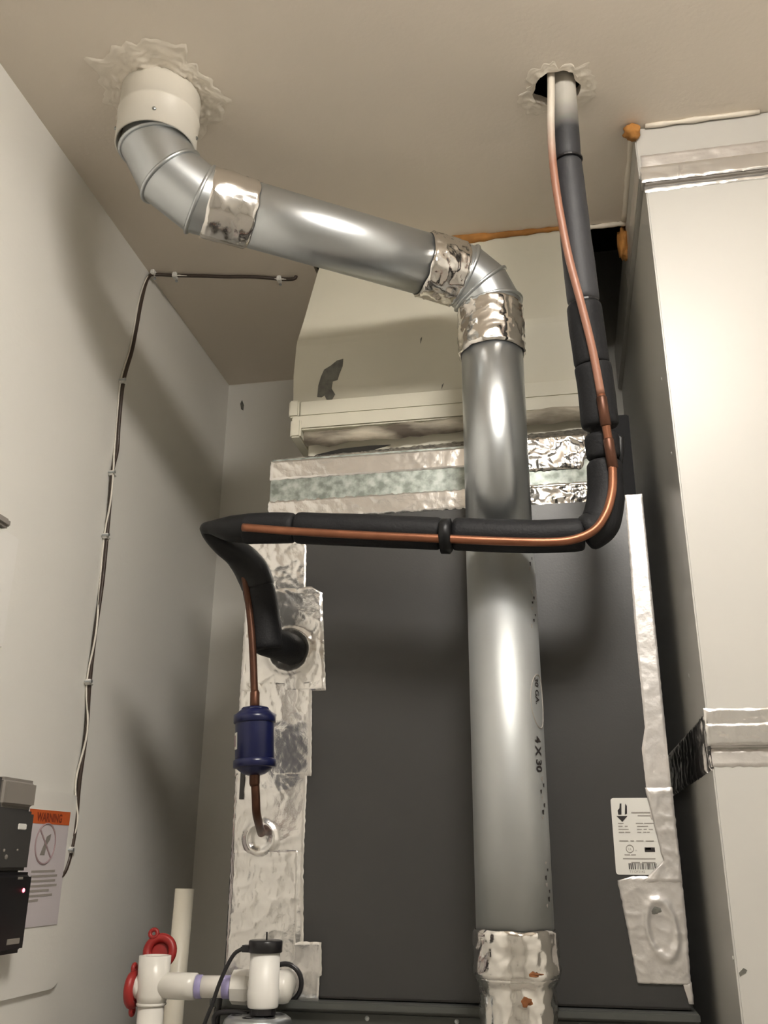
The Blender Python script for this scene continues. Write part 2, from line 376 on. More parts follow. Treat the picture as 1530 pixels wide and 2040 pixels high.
for x, z, a in ((-.235, 2.306, .3), (-.18, 2.313, 1.0), (-.215, 2.40, 1.2)):
    link('scratch', poly_me(lambda q, zz, h: Vector((q, yface(zz)-h, zz)), [(x, z), (x+.004*math.cos(a)+.001, z+.008*math.sin(a)), (x+.009*math.cos(a), z+.013*math.sin(a)), (x+.004*math.cos(a)-.001, z+.008*math.sin(a)+.001)], 0, .0012), M['scrape'], sup)
fl = [(-.15+i*.010, HY-.003+.002*noise.noise(Vector((i*.5, 1, 1))), ZC-.003) for i in range(22)]
fo = link('spray_foam', tube_me(fl, [.0095-.0003*i+.0025*noise.noise(Vector((i*.7, 2, 8))) for i in range(22)], 10, wob=.5), M['foamgun'], None, True)
tag(fo, 'long orange spray foam bead along the ceiling above the supply duct', 'spray foam')

# ------------------------------------------------------------------ plenum box
pl = root('plenum', (-.2, 1.68, 2.052), 'galvanised plenum box wrapped with foil tape on top of the grey cabinet', 'plenum')
link('box', box_me(-.477, .075, 1.440, 1.93, 2.052, 2.168, .002), M['galv_sheet'], pl)
link('foil_tape', foil_me(FRONT(1.44), [(2.164, -.478, .075), (2.150, -.478, .075), (2.128, -.478, .075)], 170, .002, .0010, 28, 11, .0015), M['foil'], pl, True)
link('foil_tape', foil_me(FRONT(1.44), [(2.088, -.478, .075), (2.053, -.478, .075)], 170, .002, .0010, 28, 12, .003), M['foil'], pl, True)
link('foil_tape', foil_me(FRONT(1.4385), [(2.172, -.045, .068), (2.145, -.045, .070), (2.112, -.045, .058)], 50, .002, .0026, 36, 13, .003), M['foil_shiny'], pl, True)
link('foil_tape', foil_me(FRONT(1.4385), [(2.084, -.045, .064), (2.062, -.045, .070), (2.041, -.045, .066)], 50, .002, .0024, 40, 16, .003), M['foil_shiny'], pl, True)
link('foil_tape', foil_me(lambda a, b, h: Vector((a, 1.441+(1-b)*.045, 2.164+(1-b)*(.018+.02*(a+.477)/.55)+h*1.5)), [(0., -.46, .075), (1., -.478, .075)], 150, .08, .0034, 50, 14, .001), M['foil'], pl, True)
link('dark_gap_wedge', poly_me(FRONT(1.4815), [(-.428, 2.178), (-.40, 2.176), (-.36, 2.183), (-.31, 2.190), (-.27, 2.199), (-.31, 2.200), (-.36, 2.198), (-.405, 2.190)], 0, .002), M['black_gap'], pl)  # black wedge painted in as the dark of the gap below the sealant
link('filler_panel', box_me(.078, .142, 1.462, 1.93, 2.052, 2.215, .002), M['dark_sheet'], pl)

# ------------------------------------------------------------------ grey coil cabinet
X0, X1, YC, ZB, ZT = -.505, .148, 1.430, 1.322, 2.050
cab = root('coil_cabinet', (-.18, 1.68, ZB), 'tall dark grey evaporator coil cabinet with foil-taped edges', 'cabinet')
link('body', box_me(X0, X1, YC, 1.93, ZB, ZT, .003), M['cabinet'], cab)
def ring(cx, cz, r, wdt, amp):
    return lambda a, z: amp*math.exp(-((math.hypot(a-cx, z-cz)-r)/wdt)**2)
def oval(cx, cz, rx, rz, tilt, amp):
    def f(a, z):
        u = (a-cx)*math.cos(tilt)+(z-cz)*math.sin(tilt); v = -(a-cx)*math.sin(tilt)+(z-cz)*math.cos(tilt)
        q = math.hypot(u/rx, v/rz); return amp*math.exp(-((q-1)/.18)**2)
    return f
FA = FRONT(YC)
tp = [  # left column, pasted piece over piece
    (FA, [(2.050, -.506, -.415), (2.02, -.506, -.415), (2.0, -.506, -.404), (1.905, -.506, -.402)], 41, .0032, M['foil'], None),
    (FRONT(YC-.0008), [(1.928, -.505, -.392), (1.916, -.505, -.374), (1.756, -.505, -.363)], 42, .0030, M['foil'], ring(-.425, 1.822, .034, .006, .004)),
    (FRONT(YC-.0012), [(1.772, -.505, -.386), (1.70, -.505, -.384), (1.626, -.505, -.382)], 43, .0022, M['foil'], None),
    (FRONT(YC-.0006), [(1.640, -.504, -.389), (1.50, -.503, -.390), (1.395, -.502, -.386), (1.324, -.502, -.386)], 44, .0026, M['foil'], ring(-.458, 1.536, .021, .005, .005)),
    (FRONT(YC-.0016), [(1.520, -.50, -.398), (1.325, -.502, -.395)], 45, .0030, M['foil'], None),
    (FRONT(YC-.0022), [(1.395, -.43, -.359), (1.352, -.43, -.357), (1.350, -.43, -.360), (1.318, -.43, -.361)], 46, .0016, M['foil'], None),
]
for pf, rows, sd, am, mm, ex in tp: link('foil_tape', foil_me(pf, rows, 44, .003, am*.7, 34, sd, .0012, extra=ex), mm, cab, True)
link('foil_tape', foil_me(FA, [(2.056, .121, .148), (2.04, .121, .148), (1.854, .118, .148), (1.69, .119, .148), (1.66, .112, .148), (1.56, .114, .148)], 14, .004, .0008, 30, 47, .0006), M['foil_dull'], cab, True)
link('foil_tape', foil_me(FRONT(YC-.0016), [(1.605, .111, .149), (1.57, .117, .149), (1.507, .127, .150), (1.478, .095, .150)], 16, .003, .0018, 50, 48, .0012), M['foil_dull'], cab, True)
ov = oval(.117, 1.420, .019, .036, .12, .0028)
link('foil_tape', foil_me(FRONT(YC-.0010), [(1.487, .085, .150), (1.481, .063, .150), (1.42, .071, .150), (1.353, .079, .148), (1.3525, .10, .147)], 40, .0022, .0014, 45, 49, .0012, extra=ov), M['foil_dull'], cab, True)
link('foil_tape', foil_me(FRONT(YC-.0014), [(1.356, .137, .149), (1.330, .143, .149)], 6, .003, .001, 45, 50, .001), M['foil_dull'], cab, True)
link('worn_hole', blob_me((.109, YC-.003, 1.4435), (.009, .001, .005), 4), M['scrape'], cab)
link('seam_strip', box_me(-.4945, -.4885, YC-.006, YC-.003, 1.592, 1.72), M['charcoal'], cab)
# rating plate sticker, partly under the tape
st = link('rating_label', poly_me(FA, rrect(.062, .132, 1.4885, 1.591, .004), 0, .0007), M['paper'], cab)
st['label'] = 'white rating plate with arrow logo and barcode'
LP = lambda a, z, h: Vector((a, YC-.0008-h, z))
def lab_text(s, x, z, size, m, bold=0.):
    link('print', text_me(s, size, lambda u, v: Vector((x+u, YC-.0011, z+v)), bold), m, st)
def bar(x0, x1, z0, z1, m): link('print', poly_me(LP, [(x0, z0), (x1, z0), (x1, z1), (x0, z1)], 0, .0003), m, st)
link('print', poly_me(LP, [(.0685, 1.5665), (.0840, 1.5665), (.0762, 1.5585)], 0, .0003), M['ink'], st)              # the arrow head
link('print', poly_me(LP, [(.0713, 1.5682), (.0757, 1.5682), (.0768, 1.5835), (.0745, 1.5835), (.0735, 1.577), (.0708, 1.574)], 0, .0003), M['ink'], st)
link('print', poly_me(LP, [(.0803, 1.5682), (.0836, 1.5695), (.0842, 1.580), (.0822, 1.5835), (.0812, 1.576)], 0, .0003), M['ink'], st)
for z, parts in ((1.5712, ((.0895, .1165),)), (1.5668, ((.098, .118),)), (1.5565, ((.070, .0775), (.0945, .1045), (.106, .120))), (1.5525, ((.070, .076), (.079, .083), (.096, .111))), (1.5485, ((.070, .084), (.0955, .102), (.1045, .109), (.1115, .117))), (1.5445, ((.070, .0775), (.079, .086), (.0955, .101), (.1035, .108), (.109, .1125))), (1.5330, ((.070, .082), (.085, .090), (.093, .103), (.106, .117))), (1.5145, ((.0755, .083), (.0845, .091))), (1.5095, ((.073, .117),)), (1.5046, ((.084, .0955), (.0985, .1165)))):
    for a, b in parts: bar(a, b, z-.0006 if z not in (1.5046, 1.5712) else z-.0010, z+.0007, M['greyink'])
link('print', torus_me((.0835, YC-.001, 1.5226), (0, 1, 0), .0050, .0005, 24, 6), M['greyink'], st)
lab_text('UL', .0812, 1.5206, .0042, M['greyink'])
lab_text('US', .0900, 1.5195, .0024, M['greyink'])
bar(.1035, .1175, 1.5185, 1.5245, M['ink']); bar(.1050, .1120, 1.5215, 1.5237, M['greyink'])
x = .080; random.seed(5)
while x < .118:
    wd = random.choice((.0006, .0009, .0014)); bar(x, x+wd, 1.4955, 1.5035, M['ink']); x += wd+random.choice((.0007, .0011, .0016))
lab_text('T112F2142', .0805, 1.4910, .0046, M['greyink'])

# ------------------------------------------------------------------ furnace under the cabinet
fu = root('furnace', (-.18, 1.66, 0), 'grey furnace casing below the coil cabinet', 'furnace')
link('casing', box_me(X0-.01, X1+.008, 1.425, 1.93, .002, 1.308, .003), M['furnace'], fu)
link('top_rail', box_me(X0-.012, X1+.006, 1.412, 1.93, 1.309, 1.3205, .002), M['furnace'], fu)
for x in (-.29, -.165, .00, .055, .12):
    link('screw', lathe_me((x, 1.426, 1.300), (0, -1, 0), [(0, .0035), (.002, .0032), (.003, .001)], 10), M['galv'], fu)

# ------------------------------------------------------------------ flue vent pipe
PX, PY, PR = -.076, 1.335, .0508
CA = Vector((-.556, 1.042, 2.447)); CB = Vector((PX, PY, 2.417)); D = (CB-CA).normalized()
vent = root('vent_pipe', (PX, PY, 1.26), 'galvanised steel flue pipe with two gored elbows and crumpled foil-taped joints', 'vent pipe')
link('pipe_section', tube_me([(PX, PY, 1.385), (PX, PY, 1.6), (PX, PY, 1.955)], PR, 64), M['galv_low'], vent, True)
link('pipe_section', tube_me([(PX, PY, 1.945), (PX, PY, 2.15), (PX, PY, 2.365)], PR-.0008, 64), M['galv'], vent, True)
link('pipe_section', tube_me([CA+D*.085, CA+D*.3, CB-D*.052], PR-.0006, 64), M['galv'], vent, True)
link('inlet_collar', tube_me([(PX, PY, 1.255), (PX, PY, 1.375)], .0445, 48), M['galv_low'], vent, True)
def gored(corner, din, dout, L, lead_in, lead_out):
    """adjustable elbow: three swivel joints between four gores"""
    q = din.rotation_difference(dout); ax, ang = q.to_axis_angle(); st3 = ang/3
    d1 = Matrix.Rotation(st3, 3, ax) @ din; d2 = Matrix.Rotation(2*st3, 3, ax) @ din
    disp = (d1+d2)*L
    # corner - din*t + disp = corner + dout*t
    t = disp.length/(din+dout).length
    J = [corner-din*t]; J.append(J[0]+d1*L); J.append(J[1]+d2*L)
    pts = [J[0]-din*lead_in]+J+[J[2]+dout*lead_out]
    dirs = [din, d1, d2, dout]
    seg = 56; side = ax.normalized(); ringsets = []
    def cutring(p, d, nrm, r):
        x = side; y = d.cross(x).normalized(); out = []
        for k in range(seg):
            a = 2*math.pi*k/seg; v = x*math.cos(a)*r+y*math.sin(a)*r
            out.append(p+v-d*(v.dot(nrm)/d.dot(nrm)))
        return out
    el = link('elbow', mesh([(0, 0, 0)], []), M['galv'], vent)
    first = True; parts = []
    for i in range(4):
        n0 = dirs[i] if i == 0 else (dirs[i-1]+dirs[i]).normalized(); n1 = dirs[i] if i == 3 else (dirs[i]+dirs[i+1]).normalized()
        a = cutring(pts[i], dirs[i], n0, PR+.0004); b = cutring(pts[i+1], dirs[i], n1, PR+.0004)
        mid = [(a[k]+b[k])/2 for k in range(seg)]
        vs = a+mid+b; fs = [(j*seg+k, j*seg+(k+1) % seg, (j+1)*seg+(k+1) % seg, (j+1)*seg+k) for j in range(2) for k in range(seg)]
        parts.append(('gore', fix(mesh(vs, fs)), M['galv']))
        if i < 3:
            rg = cutring(pts[i+1], dirs[i], n1, PR+.0008); path = rg+[rg[0], rg[1]]
            parts.append(('swivel_bead', tube_me(path, .0034, 8, False), M['galv']))
    # the elbow itself is the first gore; the other gores and beads hang from it
    bpy.data.objects.remove(el)
    el = link('elbow', parts[0][1], M['galv'], vent, True)
    for nm, me, mm in parts[1:]: link(nm, me, mm, el, True)
    return pts
gored(CA, Vector((0, 0, -1)), D, .055, .05, .03)
gored(CB, D, Vector((0, 0, -1)), .036, .03, .03)
link('foil_tape', foil_wrap_me(CA+D*.083, CA+D*.155, PR, amp=.0030, s=46, seed=21), M['foil_shiny'], vent, True)
link('foil_tape', foil_wrap_me(CB-D*.122, CB-D*.056, PR, amp=.0040, s=85, seed=22), M['foil_shiny'], vent, True)
link('foil_tape', foil_wrap_me((PX, PY, 2.364), (PX, PY, 2.276), PR, amp=.0038, s=78, seed=23), M['foil_shiny'], vent, True)
link('foil_tape', foil_wrap_me((PX, PY, 1.422), (PX, PY, 1.366), PR+.001, amp=.0034, s=80, seed=24, jag=.002, prof=lambda t: PR+.001+.003*max(0, t-.55)), M['foil_shiny'], vent, True)
link('foil_tape', foil_wrap_me((PX, PY, 1.369), (PX, PY, 1.262), .0455, amp=.0036, s=80, seed=25, prof=lambda t: .0455+.006*max(0, 1-t/.12)), M['foil_shiny'], vent, True)
def pipe_pt(a, z, h=.0006):
    a = math.radians(a); return Vector((PX+(PR+h)*math.sin(a), PY-(PR+h)*math.cos(a), z))
def pipe_print(s, a0, z0, size, bold=.0):
    me = text_me(s, size, lambda u, v: pipe_pt(a0+math.degrees(v/PR), z0-u), bold); link('stamp', me, M['ink'], vent)
pipe_print('4 X 30', 50, 1.664, .017, .0005)
pipe_print('30 GA.', 56, 1.745, .013, .0002)
el = []
for i in range(49):
    a = 2*math.pi*i/48; el.append(pipe_pt(66+21*math.cos(a), 1.713+.037*math.sin(a), .0003))
link('stamp', tube_me(el, .0007, 6), M['greyink'], vent)
def patch(pts, m):  # flat ink mark bent on the pipe
    link('stamp', fix(mesh([pipe_pt(a, z, .0005) for a, z in pts], [tuple(range(len(pts)))])), m, vent)
random.seed(11)
for zc in (1.585, 1.478, 1.845, 1.930):            # smudged stamp marks, too blurred to read
    for k in range(7):
        z = zc+.026-k*.0085; a = 60+5*math.sin(k*1.9)+random.uniform(-2, 2); wd = random.uniform(3, 6); h = random.uniform(.003, .006)
        patch([(a, z), (a+wd, z+.001), (a+wd*.8, z-h), (a+1, z-h*.8)], M['ink'] if k % 3 else M['greyink'])
link('rust_spot', blob_me((PX+.008, PY-.0470, 1.343), (.011, .002, .006), 4, .6), M['rust'], vent)
link('rust_spot', blob_me((PX+.018, PY-.0500, 1.374), (.015, .002, .003), 6, .6), M['rust'], vent)

# collar in the ceiling that receives the vent pipe
cx, cy = -.556, 1.042
col = root('ceiling_collar', (cx, cy, ZC), 'off-white painted metal collar where the vent pipe enters the ceiling', 'collar')
R1 = .0605
vs = []; fs = []; seg = 56; prof = [(ZC+.01, R1), (2.575, R1), (2.573, R1+.0015), (2.569, R1+.0015), (2.567, R1), (2.517, R1), (2.517, R1-.0025), (ZC+.01, R1-.0025)]
for z, r in prof:
    for k in range(seg): a = 2*math.pi*k/seg; vs.append((cx+r*math.cos(a), cy+r*math.sin(a), z))
for i in range(len(prof)-1):
    for k in range(seg): fs.append((i*seg+k, i*seg+(k+1) % seg, (i+1)*seg+(k+1) % seg, (i+1)*seg+k))
link('sleeve', fix(mesh(vs, fs)), M['collar'], col, True)
link('shadow_gap', lathe_me((cx, cy, 2.56), (0, 0, 1), [(0, R1-.003), (.003, R1-.003)], 40), M['black_gap'], col)  # black disc, painted shade inside the collar around the pipe
for a in (-70, -150, 10):
    q = Vector((math.cos(math.radians(a)), math.sin(math.radians(a)), 0))
    link('screw', lathe_me(Vector((cx, cy, 2.537))+q*R1, q, [(0, .003), (.002, .0028), (.003, .001)], 10), M['bead'], col)
pt = [(0, 0)]
def splat_me(c, r0, r1, seed, seg=110, nr=16, amp=.004, squash=(1, 1)):
    vs = []; fs = []
    for j in range(nr+1):
        t = j/nr
        for k in range(seg):
            a = 2*math.pi*k/seg; e = r1*(1+.34*noise.noise(Vector((math.cos(a)*1.8, math.sin(a)*1.8, seed)))+.30*noise.noise(Vector((math.cos(a)*5, math.sin(a)*5, seed))))
            r = r0+(max(e, r0*1.02)-r0)*t; x = c[0]+r*math.cos(a)*squash[0]; y = c[1]+r*math.sin(a)*squash[1]
            h = 0 if j == nr else amp*(.04+max(0, crinkle((x, y, 0), 75, seed)))*(1-t*.75)
            vs.append((x, y, ZC-h-.0002))
    for j in range(nr):
        for k in range(seg): fs.append((j*seg+k, j*seg+(k+1) % seg, (j+1)*seg+(k+1) % seg, (j+1)*seg+k))
    return fix(mesh(vs, fs))
o = link('plaster_patch', splat_me((cx, cy), R1-.001, .094, 3, amp=.008), M['plaster'], None, True)
tag(o, 'rough cream plaster smeared on the ceiling around the vent collar', 'plaster patch')
o = link('plaster_patch', splat_me((.050, 1.137), .037, .055, 9, amp=.003), M['plaster'], None, True)
tag(o, 'thin plaster smear on the ceiling around the hole of the insulated line', 'plaster patch')

# ------------------------------------------------------------------ black insulated refrigerant line
ins = root('insulated_line', (.062, 1.14, ZC), 'black foam-insulated refrigerant line running down from the ceiling hole and across the vent pipe', 'insulated pipe')
def foam(pts, r, m=M['foam'], name='foam_section', e0=.72, e1=.72, n=8, wob=.03, seed=0):
    P = smooth_path(pts, n); N = len(P)
    Rr = lerp_list(r, max(1, (N-1)//(len(r)-1))) if isinstance(r, (list, tuple)) else [r]*N
    while len(Rr) < N: Rr.append(Rr[-1])
    Rr = Rr[:N]
    # resample ends so that they are rounded
    d0 = (P[1]-P[0]).normalized(); d1 = (P[-1]-P[-2]).normalized()
    PP = [P[0], P[0]+d0*.0015, P[0]+d0*.005]+[p for p in P[1:-1] if (p-P[0]).length > .007 and (p-P[-1]).length > .007]+[P[-1]-d1*.005, P[-1]-d1*.0015, P[-1]]
    RR = []
    for i, p in enumerate(PP):
        j = min(range(N), key=lambda k: (P[k]-p).length); RR.append(Rr[j])
    for i, f in ((0, e0), (1, e0+(1-e0)*.6), (2, e0+(1-e0)*.93)): RR[i] *= f
    for i, f in ((-1, e1), (-2, e1+(1-e1)*.6), (-3, e1+(1-e1)*.93)): RR[i] *= f
    return link(name, tube_me(PP, RR, 22, True, wob, seed), m, ins, True)
V = [(.0615, 1.136, 2.66), (.0612, 1.147, 2.585), (.0598, 1.1614, 2.5016), (.0628, 1.178, 2.405), (.0686, 1.2028, 2.2733), (.0735, 1.215, 2.2), (.0773, 1.2256, 2.1473), (.0797, 1.2376, 2.0806), (.0811, 1.2469, 2.0297), (.0796, 1.250, 1.985)]
foam(V[:3], [.0185, .019, .0205], M['foam_top'], seed=1)
foam([V[2], V[3], V[4]], [.0205, .0225, .024], M['foam_top'], seed=2)
foam([V[4], (.0700, 1.209, 2.24), (.0745, 1.2195, 2.178)], .0255, seed=3, e1=.9)
foam([(.0745, 1.2195, 2.178), V[6], (.0795, 1.236, 2.085)], .0265, seed=4, e0=.94)
foam([(.0800, 1.239, 2.077), (.0805, 1.242, 2.060), (.0812, 1.246, 2.040)], .0245, seed=5, e0=.75)
foam([(.0812, 1.247, 2.038), (.0806, 1.249, 2.0), (.0780, 1.249, 1.975), (.0700, 1.248, 1.948), (.0600, 1.248, 1.937), (.046, 1.248, 1.930)], [.0245, .0255, .0265, .0275, .0265, .0255], name='foam_elbow', seed=6)
foam([(.047, 1.248, 1.930), (-.032, 1.248, 1.932), (-.138, 1.248, 1.942)], [.0235, .024, .0235], seed=7)
foam([(-.152, 1.248, 1.943), (-.248, 1.248, 1.953), (-.371, 1.248, 1.965)], [.0235, .024, .0235], seed=8)
foam([(-.370, 1.248, 1.965), (-.407, 1.248, 1.967), (-.452, 1.248, 1.968)], [.0225, .0235, .023], seed=9)
link('tape_wrap', tube_me([(-.137, 1.2335, 1.9335), (-.139, 1.2335, 1.9335), (-.1515, 1.2335, 1.9345), (-.1535, 1.2335, 1.9345)], [.0215, .0256, .0256, .0215], 24, wob=.05), M['tape_black'], ins, True)
foam([(-.440, 1.248, 1.968), (-.474, 1.249, 1.970), (-.503, 1.252, 1.975), (-.517, 1.260, 1.975), (-.504, 1.290, 1.964), (-.482, 1.326, 1.952), (-.466, 1.348, 1.930), (-.458, 1.356, 1.905)], [.0235, .0195, .0110, .0075, .0150, .0235, .0270, .0265], M['tape_black'], 'taped_elbow', wob=.06, seed=10, n=6)
foam([(-.460, 1.355, 1.912), (-.450, 1.358, 1.868), (-.444, 1.360, 1.822), (-.442, 1.361, 1.808)], [.0255, .0255, .0265, .0265], seed=11, e1=.85)
foam([(-.448, 1.352, 1.824), (-.428, 1.392, 1.822), (-.420, 1.432, 1.822)], [.0235, .0245, .025], seed=12)
def tie(p, d, r, wd=.004):
    d = Vector(d).normalized(); p = Vector(p)
    return link('zip_tie', tube_me([p-d*wd*.5, p-d*wd*.35, p+d*wd*.35, p+d*wd*.5], [r-.001, r+.0008, r+.0008, r-.001], 24), M['black'], ins)
tie((.0600, 1.1614, 2.5016), V[3][0:3] and Vector(V[2])-Vector(V[3]), .0215)
tie(V[4], Vector(V[4])-Vector(V[5]), .0215)
link('tape_tail', tube_me([(.0985, 1.243, 2.078), (.1065, 1.244, 2.070), (.1045, 1.245, 2.045), (.1015, 1.246, 2.02)], [.003, .006, .005, .002], 8), M['tape_black'], ins, True)

# ------------------------------------------------------------------ bare copper liquid line
liq = root('copper_line', (.0419, 1.118, ZC), 'thin bare copper tube strapped along the black insulated line down to the blue drier', 'copper pipe')
cp = [(.0435, 1.108, 2.66), (.0419, 1.1179, 2.6096), (.037, 1.1327, 2.5274), (.0387, 1.1460, 2.4461), (.0491, 1.1640, 2.3422), (.0636, 1.1770, 2.2561), (.0745, 1.1885, 2.1874), (.0818, 1.2000, 2.1206)]
link('tube', tube_me(smooth_path(cp, 6), .0058, 14), M['copper_top'], liq, True)
cp2 = [(.0818, 1.2000, 2.1206), (.0867, 1.2110, 2.0624), (.0900, 1.2185, 2.0266), (.0885, 1.2200, 1.9915), (.0835, 1.2200, 1.968), (.0752, 1.2190, 1.947), (.060, 1.2180, 1.9266), (.0353, 1.2180, 1.9148), (.0011, 1.2190, 1.9121), (-.0679, 1.2200, 1.9175), (-.1382, 1.2200, 1.9248), (-.2465, 1.2200, 1.936), (-.3583, 1.2200, 1.949), (-.4427, 1.2210, 1.9608)]
cp2 = smooth_path(cp2, 6)
link('tube', tube_me(cp2, .0061, 14), M['copper'], liq, True)
for p, d in (((.0838, 1.2045, 2.096), (.0048, .011, -.058)), ((.0890, 1.2165, 2.036), (.0033, .0075, -.036))):
    d = Vector(d).normalized(); p = Vector(p)
    link('coupling', tube_me([p-d*.022, p-d*.020, p+d*.020, p+d*.022], [.0060, .0075, .0075, .0060], 14), M['copper_dark'], liq, True)
link('tube', tube_me(smooth_path([(-.483, 1.318, 1.955), (-.477, 1.330, 1.930), (-.467, 1.335, 1.879), (-.457, 1.335, 1.815), (-.448, 1.335, 1.724), (-.4475, 1.335, 1.70)], 6), .0056, 14), M['copper_dark'], liq, True)
link('tube', tube_me(smooth_path([(-.4425, 1.335, 1.64), (-.442, 1.335, 1.621), (-.4395, 1.338, 1.590), (-.441, 1.350, 1.568), (-.447, 1.385, 1.552), (-.459, 1.435, 1.542)], 6), .0062, 14), M['copper_dark'], liq, True)
link('coupling', tube_me([(-.4488, 1.335, 1.742), (-.4484, 1.335, 1.739), (-.4478, 1.335, 1.722), (-.4475, 1.335, 1.716)], [.0056, .0072, .0072, .0068], 14), M['copper_dark'], liq, True)
link('coupling', tube_me([(-.4425, 1.335, 1.628), (-.4420, 1.335, 1.622), (-.4415, 1.335, 1.608), (-.4413, 1.335, 1.604)], [.0068, .0076, .0076, .0062], 14), M['copper_dark'], liq, True)

# filter drier
dr = root('filter_drier', (-.4447, 1.335, 1.618), 'blue cylindrical filter drier on the copper line in front of foil tape', 'filter drier')
ax = Vector((-.4474, 1.335, 1.717))-Vector((-.4420, 1.335, 1.620)); base = Vector((-.4420, 1.335, 1.6195)); L = ax.length
link('shell', lathe_me(base, ax, [(0, .010), (.002, .016), (.008, .0245), (.013, .0285), (L-.024, .0285), (L-.010, .0285), (L-.004, .022), (L-.002, .019), (L, .012)], 40), M['blue'], dr, True)
link('rim', lathe_me(base, ax, [(.010, .0275), (.011, .0310), (.021, .0310), (.0225, .0285)], 40), M['blue'], dr, True)
link('rim', lathe_me(base, ax, [(L-.0235, .0285), (L-.022, .0310), (L-.011, .0310), (L-.010, .0275)], 40), M['blue'], dr, True)
link('top_cap', lathe_me(base, ax, [(L-.0108, .0225), (L-.002, .0215), (L, .019), (L+.001, .011)], 8), M['blue'], dr)
axn = ax.normalized(); xx, yy = frame(axn)
def dpt(a, s, h=.0006):
    a = math.radians(a); q = Vector((math.sin(a), -math.cos(a), 0)); q = (q-axn*q.dot(axn)).normalized(); return base+axn*s+q*(.0285+h)
def dpatch(a0, a1, s0, s1, m, h):
    n = 8; vs = [dpt(a0+(a1-a0)*k/n, s, h) for s in (s0, s1) for k in range(n+1)]
    link('label_print', fix(mesh(vs, [(k, k+1, n+2+k, n+1+k) for k in range(n)])), m, dr)
dpatch(-95, -42, .036, .060, M['paper'], .0006); dpatch(-95, -50, .040, .056, M['mauve'], .0010)

# ------------------------------------------------------------------ condensate drain
tee = root('drain_tee', (-.582, 1.36, 1.20), 'white PVC drain tee with open top and horizontal branch', 'pipe fitting')
tz = 1.3405
link('top_socket', fix(lathe_me((-.582, 1.36, 1.318), (0, 0, 1), [(0, .0195), (.010, .0215), (.060, .0222), (.0605, .0175), (.030, .0165)], 36)), M['pvc'], tee, True)
link('rim', torus_me((-.582, 1.36, 1.3175), (0, 0, 1), .0185, .0022, 36), M['pvc'], tee, True)
link('lower_pipe', tube_me([(-.582, 1.36, 1.10), (-.582, 1.36, 1.318)], .0178, 32), M['pvc'], tee, True)
link('branch_socket', lathe_me((-.582, 1.36, tz), (1, 0, 0), [(0, .0165), (.050, .0172), (.063, .0172), (.064, .0140)], 32), M['pvc'], tee, True)
link('cap_hub', lathe_me((-.582, 1.36, tz-.002), (-1, 0, 0), [(.010, .0150), (.030, .0155), (.031, .012)], 32), M['pvc'], tee, True)
pp = root('drain_pipe', (-.50, 1.36, 1.34), 'short white PVC drain pipe with purple primer rings', 'pipe')
link('pipe', tube_me([(-.520, 1.36, tz), (-.430, 1.37, tz+.001)], .0140, 32), M['pvc'], pp, True)
link('primer_ring', lathe_me((-.5185, 1.36, tz), (1, .1, 0), [(0, .0142), (.001, .0150), (.008, .0150), (.009, .0142)], 32), M['purple'], pp, True)
link('primer_ring', lathe_me((-.4805, 1.364, tz), (1, .1, 0), [(0, .0142), (.001, .0148), (.010, .0148), (.011, .0142)], 32), M['purple'], pp, True)
ad = root('drain_adapter', (-.44, 1.375, 1.34), 'white PVC hex adapter and elbow joining drain pipe to the cabinet behind float switch', 'pipe fitting')
link('hex_nut', lathe_me((-.470, 1.368, tz), (1, .1, 0), [(0, .0165), (.002, .0215), (.022, .0225), (.030, .0195)], 8), M['pvc'], ad)
link('body', lathe_me((-.446, 1.370, tz), (1, .1, 0), [(0, .0190), (.010, .0200), (.050, .0200), (.056, .0185), (.0605, .012), (.062, .004)], 32), M['pvc'], ad, True)
link('outlet', tube_me([(-.407, 1.375, tz), (-.410, 1.40, tz), (-.411, 1.431, tz)], .0185, 28), M['pvc'], ad, True)
link('gasket', torus_me((-.411, 1.4255, tz), (0, 1, 0), .0250, .0035, 32), M['black'], ad, True)
sw = root('float_switch', (-.4125, 1.335, 1.31), 'white cylindrical condensate float switch with black cap', 'switch')
fx, fy = -.4125, 1.332
link('body', lathe_me((fx, fy, 1.3215), (0, 0, 1), [(0, .0195), (.002, .0205), (.020, .0215), (.022, .0205), (.072, .0200)], 40), M['white'], sw, True)
link('cap', lathe_me((fx, fy, 1.3875), (0, 0, 1), [(0, .0215), (.001, .0230), (.014, .0230), (.0155, .0215)], 40), M['black'], sw, True)
link('cap_clip', box_me(fx-.033, fx-.010, fy-.009, fy+.009, 1.3875, 1.3965, .002), M['black'], sw)
link('stem', tube_me([(fx+.001, fy, 1.402), (fx+.001, fy, 1.413)], .0012, 8), M['black'], sw)
link('base_ring', lathe_me((fx, fy, 1.3135), (0, 0, 1), [(0, .0175), (.0085, .0175)], 32), M['black'], sw)
link('wire', tube_me(smooth_path([(fx-.028, fy, 1.392), (fx-.042, fy-.006, 1.385), (fx-.056, fy-.012, 1.355), (fx-.065, fy-.016, 1.325), (fx-.075, fy-.018, 1.295), (fx-.08, fy-.018, 1.25)], 6), .0027, 10), M['black'], sw, True)
